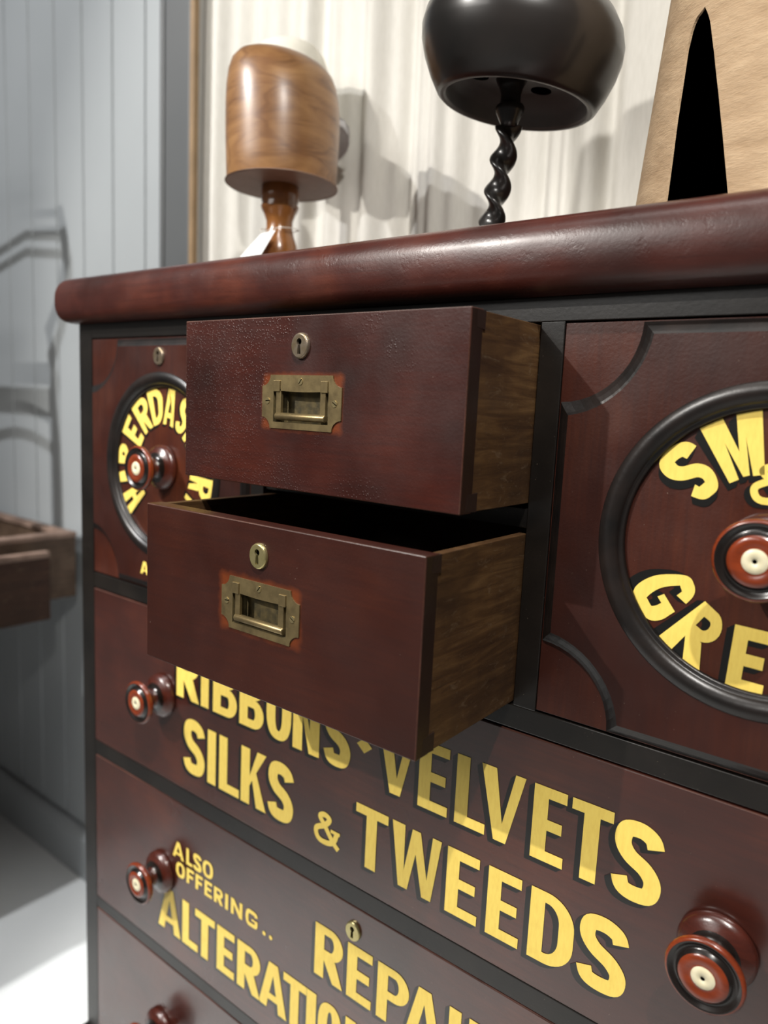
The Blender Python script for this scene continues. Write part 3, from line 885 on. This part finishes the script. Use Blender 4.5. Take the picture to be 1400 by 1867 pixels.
word(dB, [('O', .2480, .2684), ('F', .2727, .2890), ('F', .2930, .3085), ('E', .3130, .3290), ('R', .3335, .3520), ('I', .3570, .3630), ('N', .3690, .3920), ('G', .3985, .4220), ('.', .4315, .4375), ('.', .4440, .4500)], -.7680, .0232, .0056, .0046, y, None, 'small yellow word OFFERING')
word(dB, [('A', .2058, .2594), ('L', .2635, .2989), ('T', .2929, .3359), ('E', .3413, .3775), ('R', .3838, .4290), ('A', .4275, .4795), ('T', .4722, .5130), ('I', .5135, .5297), ('O', .5334, .5715), ('N', .5773, .6215), ('S', .6260, .6650)], -.8665, .0675, .0150, .0112, y, S2, 'gold word ALTERATIONS')
word(dB, [('R', .5242, .5690), ('E', .5762, .6135), ('P', .6215, .6660), ('A', .6610, .7120), ('I', .7182, .7330), ('R', .7425, .7870), ('S', .7930, .8330)], -.7710, .0690, .0150, .0112, y, S2, 'gold word REPAIRS')

# ------------------------------------------------------------------ wooden hat block on the chest
TOPZ = .087
hb = thing('hat_block', (.228, .2, TOPZ), 'honey brown wooden hat block on a turned stem, on the left chest top', 'hat block')
mb = MB()
hx, hy, rimz = .2215, .2, .240
R0 = .0815
rings = []
prof = [(.965, 0), (.978, .004), (.990, .03), (1.003, .06), (1.008, .085), (1.002, .108), (.985, .128), (.950, .146), (.885, .161), (.77, .172), (.62, .1785), (.44, .182), (.22, .184), (.02, .1845)]
for r, z in prof:
    ring = []
    for k in range(56):
        a = 2 * pi * k / 56
        xx = R0 * r * math.cos(a); yy = R0 * 1.04 * r * math.sin(a)
        k2 = max(0, (z - .09) / .10)
        ring.append((hx + xx - .005 * k2, hy + yy, rimz + z - .19 * xx * min(1, k2) ))
    rings.append(ring)
mb.rings(rings, 0, True, True, False, True)
obj('crown', mb, M['honey'], hb)
mb = MB()
mb.lathe([(.0822, 0), (.0835, .0015), (.001, .0015)], (hx, hy, rimz - .001), n=56)
mb.rings([[(hx + .0822 * math.cos(2 * pi * k / 56), hy + .0855 * math.sin(2 * pi * k / 56), rimz - .0005) for k in range(56)]], 0, False, True, True)
obj('underside', mb, M['block_under'], hb)
mb = MB()
sx_, sy_ = .2185, .2
mb.lathe([(.058, 0), (.060, .004), (.058, .012), (.046, .018), (.030, .026), (.026, .036), (.0285, .050), (.0275, .066), (.0225, .080), (.0195, .092), (.0198, .102), (.0235, .112), (.0270, .118), (.0285, .123), (.0262, .127), (.0280, .131), (.0280, .140), (.0272, .163)], (sx_, sy_, TOPZ), n=40, cap0=True, cap1=True)
obj('turned_stem', mb, M['honey_dark'], hb)

tg = thing('price_tag', (.205, .150, TOPZ), 'small white card price tag tied to the stem of the honey brown hat block', 'price tag')
mb = MB()
c = [(.2172, .165, .1645), (.2500, .163, .1660), (.2290, .150, .1250), (.1690, .152, .1200)]
n = Vector((.05, -1, .35)).normalized() * .0006
mb.rings([c, [tuple(Vector(p) + n) for p in c]], 0, False, True, True, True)
obj('card', mb, M['card'], tg)
mb = MB()
mb.tube([(.2190, .1645, .1660), (.213, .166, .172), (.206, .182, .176), (.2045, .2, .178), (.212, .219, .178), (.226, .2235, .178), (.241, .219, .178), (.2475, .2, .177), (.243, .183, .175), (.232, .172, .172), (.2225, .1655, .1665)], .0007, 6)
obj('string', mb, M['string'], tg)

# ------------------------------------------------------------------ dark hat block on a barley twist stem
db = thing('hat_block', (.637, .15, TOPZ), 'large black hollow hat block on a barley twist stem, on the chest top', 'hat block')
mb = MB()
dx_, dy_, dz_ = .6385, .15, .2530
prof = [(.0005, .028), (.055, .028), (.068, .024), (.0755, .014), (.0775, .003), (.0795, .0002), (.0838, .0002), (.0880, .0035), (.0965, .018), (.1045, .036), (.1090, .052), (.1098, .064), (.1065, .078), (.0980, .092), (.0830, .104), (.058, .113), (.028, .117), (.0005, .118)]
mats = [1, 1, 1, 1, 2, 2] + [0] * 12
mb.lathe(prof, (0, 0, 0), n=72, mats=mats)
mb.v = [(dx_ + p[0] * .975 + (.05) * p[2], dy_ + p[1] * 1.03, dz_ + p[2] - .14 * p[0]) for p in mb.v]
obj('crown', mb, [M['ebony'], M['ebony_in_lit'], M['ebony_rim_lit']], db)
for ang, rr, rad in ((3.52, .043, .0105), (1.35, .039, .0115)):
    mb = MB()
    mb.lathe([(rad, .0), (rad, .0006), (.0004, .0006)], (dx_ + rr * math.cos(ang), dy_ + rr * math.sin(ang), dz_ + .0274), n=24)
    mb.rings([[(dx_ + rr * math.cos(ang) + rad * math.cos(2 * pi * k / 24), dy_ + rr * math.sin(ang) + rad * math.sin(2 * pi * k / 24), dz_ + .0274) for k in range(24)]], 0, False, True, True)
    mb.v = [(p[0] + .05 * (p[2] - dz_), p[1], p[2] - .14 * (p[0] - dx_)) for p in mb.v]
    obj('finger_hole_disc', mb, M['void'], db)  # flat black disc painted for the shade in the hole
# neck
mb = MB()
nx, ny = .632, .15
mb.lathe([(.009, -.022), (.0100, -.016), (.0150, -.006), (.0160, -.001), (.0150, .001), (.0112, .003), (.0108, .012), (.0130, .020), (.0175, .0285)], (nx, ny, dz_), n=32, cap0=True, cap1=True)
obj('neck', mb, M['ebony'], db)
# twist
mb = MB()
zb, zt = .108, dz_ - .020
rings = []
NS = 120
for i in range(NS + 1):
    z = zb + (zt - zb) * i / NS
    f = (zt - z)
    th = 2 * pi * f / .066 + .6
    lean = -.0175 * (f / (zt - zb))
    ring = []
    for k in range(24):
        a = 2 * pi * k / 24
        c, s_ = math.cos(a), math.sin(a)
        u = .0152 * c; v = .0068 * s_ * (1 + .25 * c * c)
        ring.append((nx + lean + u * math.cos(th) - v * math.sin(th), ny + u * math.sin(th) + v * math.cos(th), z))
    rings.append(ring)
mb.rings(rings, 0, True, True, True, True)
obj('barley_twist_stem', mb, M['ebony'], db)
mb = MB()
mb.lathe([(.060, 0), (.062, .004), (.058, .010), (.040, .014), (.018, .018), (.013, .024), (.012, .030)], (nx - .0175, ny, TOPZ), n=40, cap0=True, cap1=True)
obj('stand_base', mb, M['ebony'], db)

# ------------------------------------------------------------------ canvas form at the right
cf = thing('canvas_form', (.941, .2, TOPZ), 'brown canvas covered conical form with a tall black slit, on the chest top', 'display form')
def RX(z): return .172 - .085 * (z - .137)
def RY(z): return .110 - .06 * (z - .137)
Ls = [(.087, -2.3130), (.1238, -2.3232), (.1559, -2.3337), (.1953, -2.3508), (.2289, -2.3556), (.2574, -2.3614), (.275, -2.3428), (.2851, -2.2965), (.2870, -2.2528)]
Rs = [(.087, -1.8700), (.1146, -1.9037), (.1266, -1.9209), (.1651, -1.9808), (.2044, -2.0497), (.2421, -2.1239), (.270, -2.186), (.279, -2.2166), (.2870, -2.2528)]
def lerp(T_, z):
    if z >= T_[-1][0]: return T_[-1][1]
    for (a, b), (c, d) in zip(T_, T_[1:]):
        if a <= z <= c: return b + (d - b) * (z - a) / (c - a)
    return T_[0][1]
def shell(off, zmax):
    rings = []
    zs = [.0872 + (.287 - .0872) * k / 40 for k in range(41)] + [.287 + (zmax - .287) * k / 12 for k in range(1, 13)]
    for z in zs:
        a0 = lerp(Rs, z); a1 = lerp(Ls, z) + 2 * pi
        if z >= .287: a0, a1 = -2.2528, -2.2528 + 2 * pi
        rings.append([(.941 + (RX(z) - off) * math.cos(a0 + (a1 - a0) * k / 90), .2 + (RY(z) - off) * math.sin(a0 + (a1 - a0) * k / 90), z) for k in range(91)])
    return rings
outer = shell(0, .50); inner = shell(.0022, .4975)
mb = MB(); mb.rings(outer, 0, True, False)
mb.face([mb.vert(p) for p in outer[-1][:-1]])
obj('canvas_cover', mb, M['canvas'], cf, recalc=False)
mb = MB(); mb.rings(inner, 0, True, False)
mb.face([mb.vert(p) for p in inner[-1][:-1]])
obj('slit_shade_shell', mb, M['slit_shade'], cf, recalc=False)  # inner shell added to keep the slit interior black
mb = MB()
for i in (0, 90):
    mb.rings([[r[i] for r in outer[:42]], [r[i] for r in inner[:42]]], 0, True, False)
obj('slit_edge', mb, M['canvas'], cf, recalc=False)

# ------------------------------------------------------------------ cream cap with grey peak on a stand behind the wooden block
cp = thing('peaked_cap', (.064, .355, .39), 'cream cap with a grey peak, mostly hidden behind the honey brown hat block', 'cap')
mb = MB()
R = []
ccx, ccy, ccz = .066, .355, .376
for r, z in [(.068, -.006), (.072, .01), (.075, .035), (.076, .085), (.074, .110), (.066, .132), (.052, .148), (.033, .157), (.012, .160), (.001, .1602)]:
    R.append([(ccx + r * math.cos(2 * pi * k / 48), ccy + r * .95 * math.sin(2 * pi * k / 48), ccz + z) for k in range(48)])
mb.rings(R, 0, True, True, True, True)
obj('crown', mb, M['cap'], cp)
mb = MB()
R = []
for i in range(9):
    tt = i / 8
    z_ = .002 * math.sin(pi * tt)
    ring = []
    for sgn in (1, -1):
        rng = range(13) if sgn > 0 else range(12, -1, -1)
        for k in rng:
            a = -1.15 + 2.3 * k / 12
            rr = .070 + (.050 * math.cos(a) ** .8) * tt
            ring.append((ccx + rr * math.cos(a) * 1.0, ccy + rr * math.sin(a), ccz + .026 - .012 * tt ** 1.3 + .012 * sgn * (1 - .5 * tt) - .034 * math.sin(a) ** 2 * tt))
    R.append(ring)
mb.rings(R, 0, True, True, True, True)
obj('peak', mb, M['cap_peak'], cp)
cs = thing('cap_stand', (.064, .355, TOPZ), 'plain wooden post stand carrying the cream cap behind the honey brown hat block', 'hat stand')
mb = MB(); mb.lathe([(.045, 0), (.045, .010), (.012, .016), (.010, .05), (.010, .270), (.030, .276), (.030, .2825)], (.064, .355, TOPZ), n=28, cap0=True, cap1=True)
obj('post', mb, M['honey_dark'], cs)

# ------------------------------------------------------------------ tray-topped counter at the left with a drawer pulled out
tb = thing('counter_table', (-1.25, .1, -1.43), 'dark wooden tray topped counter with an end drawer pulled out, against the grey panelled wall', 'counter')
X1, Y1 = -.725, .394
X0, Y0 = -1.75, -1.05
ZT = -.440; ZB = -.612
mb = MB()
w = .018
mb.box(X1 - w, X1, Y0, Y1, ZB, ZT - .014)
mb.box(X0, X0 + w, Y0, Y1, ZB, ZT - .014)
mb.box(X0 + w, X1 - w, Y1 - w, Y1, ZB, ZT - .014); mb.box(X0 + w, X1 - w, Y0, Y0 + w, ZB, ZT - .014)
mb.box(X0 + w, X1 - w, Y0 + w, Y1 - w, ZB + .02, ZB + .03)
obj('tray_body', mb, M['desk_side'], tb, bevel=.001)
mb = MB()
mb.box(X1 - .030, X1 + .004, Y0 - .004, Y1 + .002, ZT - .014, ZT); mb.box(X0 - .004, X0 + .03, Y0 - .004, Y1 + .002, ZT - .014, ZT)
mb.box(X0 + .03, X1 - .03, Y1 - .028, Y1 + .002, ZT - .014, ZT); mb.box(X0 + .03, X1 - .03, Y0 - .004, Y0 + .03, ZT - .014, ZT)
obj('rim', mb, M['desk_rim'], tb, bevel=.003)
mb = MB()
dxo = -.672
mb.box(dxo - .018, dxo, -.30, .296, -.645, -.487); mb.box(X1 - .3, dxo - .018, .270, .282, -.60, -.50); mb.box(X1 - .3, dxo - .018, -.286, -.274, -.60, -.50)
mb.box(X1 - .3, dxo - .018, -.274, .270, -.60, -.592)
dd = obj('drawer', mb, M['desk'], tb, bevel=.001)
mb = MB(); mb.box(dxo - .022, dxo + .002, -.302, .297, -.487, -.4725); obj('drawer_lip', mb, M['desk_rim'], dd, bevel=.002)
leg = None
for lx, ly in ((X1 - .05, Y0 + .05), (X0 + .05, Y0 + .05), (X0 + .05, Y1 - .06)):
    if leg is None:
        mb = MB()
        mb.lathe([(.020, 0), (.022, .02), (.018, .10), (.026, .40), (.028, .62), (.034, .66), (.034, .818)], (lx, ly, -1.43), n=20, cap0=True, cap1=True)
        leg = obj('leg', mb, M['desk'], tb); l0 = (lx, ly)
    else: copy_part(leg, tb, (lx - l0[0], ly - l0[1], 0))

# ------------------------------------------------------------------ bentwood chair standing on the counter, beyond the left edge
ch = thing('bentwood_chair', (-1.05, .02, ZT), 'small dark bentwood chair standing on the counter at the far left', 'chair')
def wp(px_, pz_, y=.10):
    W_ = (-1.3, -2.2, 2.1); k = (y - W_[1]) / (.42 - W_[1])
    return (W_[0] + (px_ - W_[0]) * k, y, W_[2] + (pz_ - W_[2]) * k)
bp = [wp(*p) for p in ((-.815, .325), (-.79, .25), (-.785, .19), (-.83, .08), (-.88, .01), (-.865, -.05), (-.872, -.10), (-.86, -.20), (-.848, -.30))]
bp.append((bp[-1][0] + .01, .10, ZT + .001))
mb = MB(); mb.tube(bp, [.017, .018, .018, .014, .020, .020, .016, .014, .013, .013], 12); obj('back_post', mb, M['desk'], ch)
mb = MB(); mb.tube([(p[0] - .36, p[1] - .02, p[2]) for p in bp], .016, 12); obj('back_post', mb, M['desk'], ch)
for z_ in (.30, .345):
    a = wp(-.80, z_ - .03); mb = MB(); mb.tube([(a[0], .10, a[2]), (a[0] - .18, .112, a[2] + .012), (a[0] - .36, .08, a[2])], .009, 10); obj('back_rail', mb, M['desk'], ch)
a = wp(-.87, -.10)
mb = MB(); mb.box(a[0] - .36, a[0] + .01, .06, .12, a[2] - .014, a[2] + .012); obj('seat', mb, M['desk'], ch, bevel=.008)
for lx in (a[0] - .35, a[0] - .005):
    mb = MB(); mb.tube([(lx, .075, a[2] - .012), (lx, .04, ZT + .001)], .013, 12); obj('front_leg', mb, M['desk'], ch)
mb = MB(); mb.tube([(a[0] - .35 + .345 * k / 10, .10, a[2] - .12 - .03 * math.sin(pi * k / 10) * -1) for k in range(11)], .011, 10); obj('stretcher', mb, M['desk'], ch)
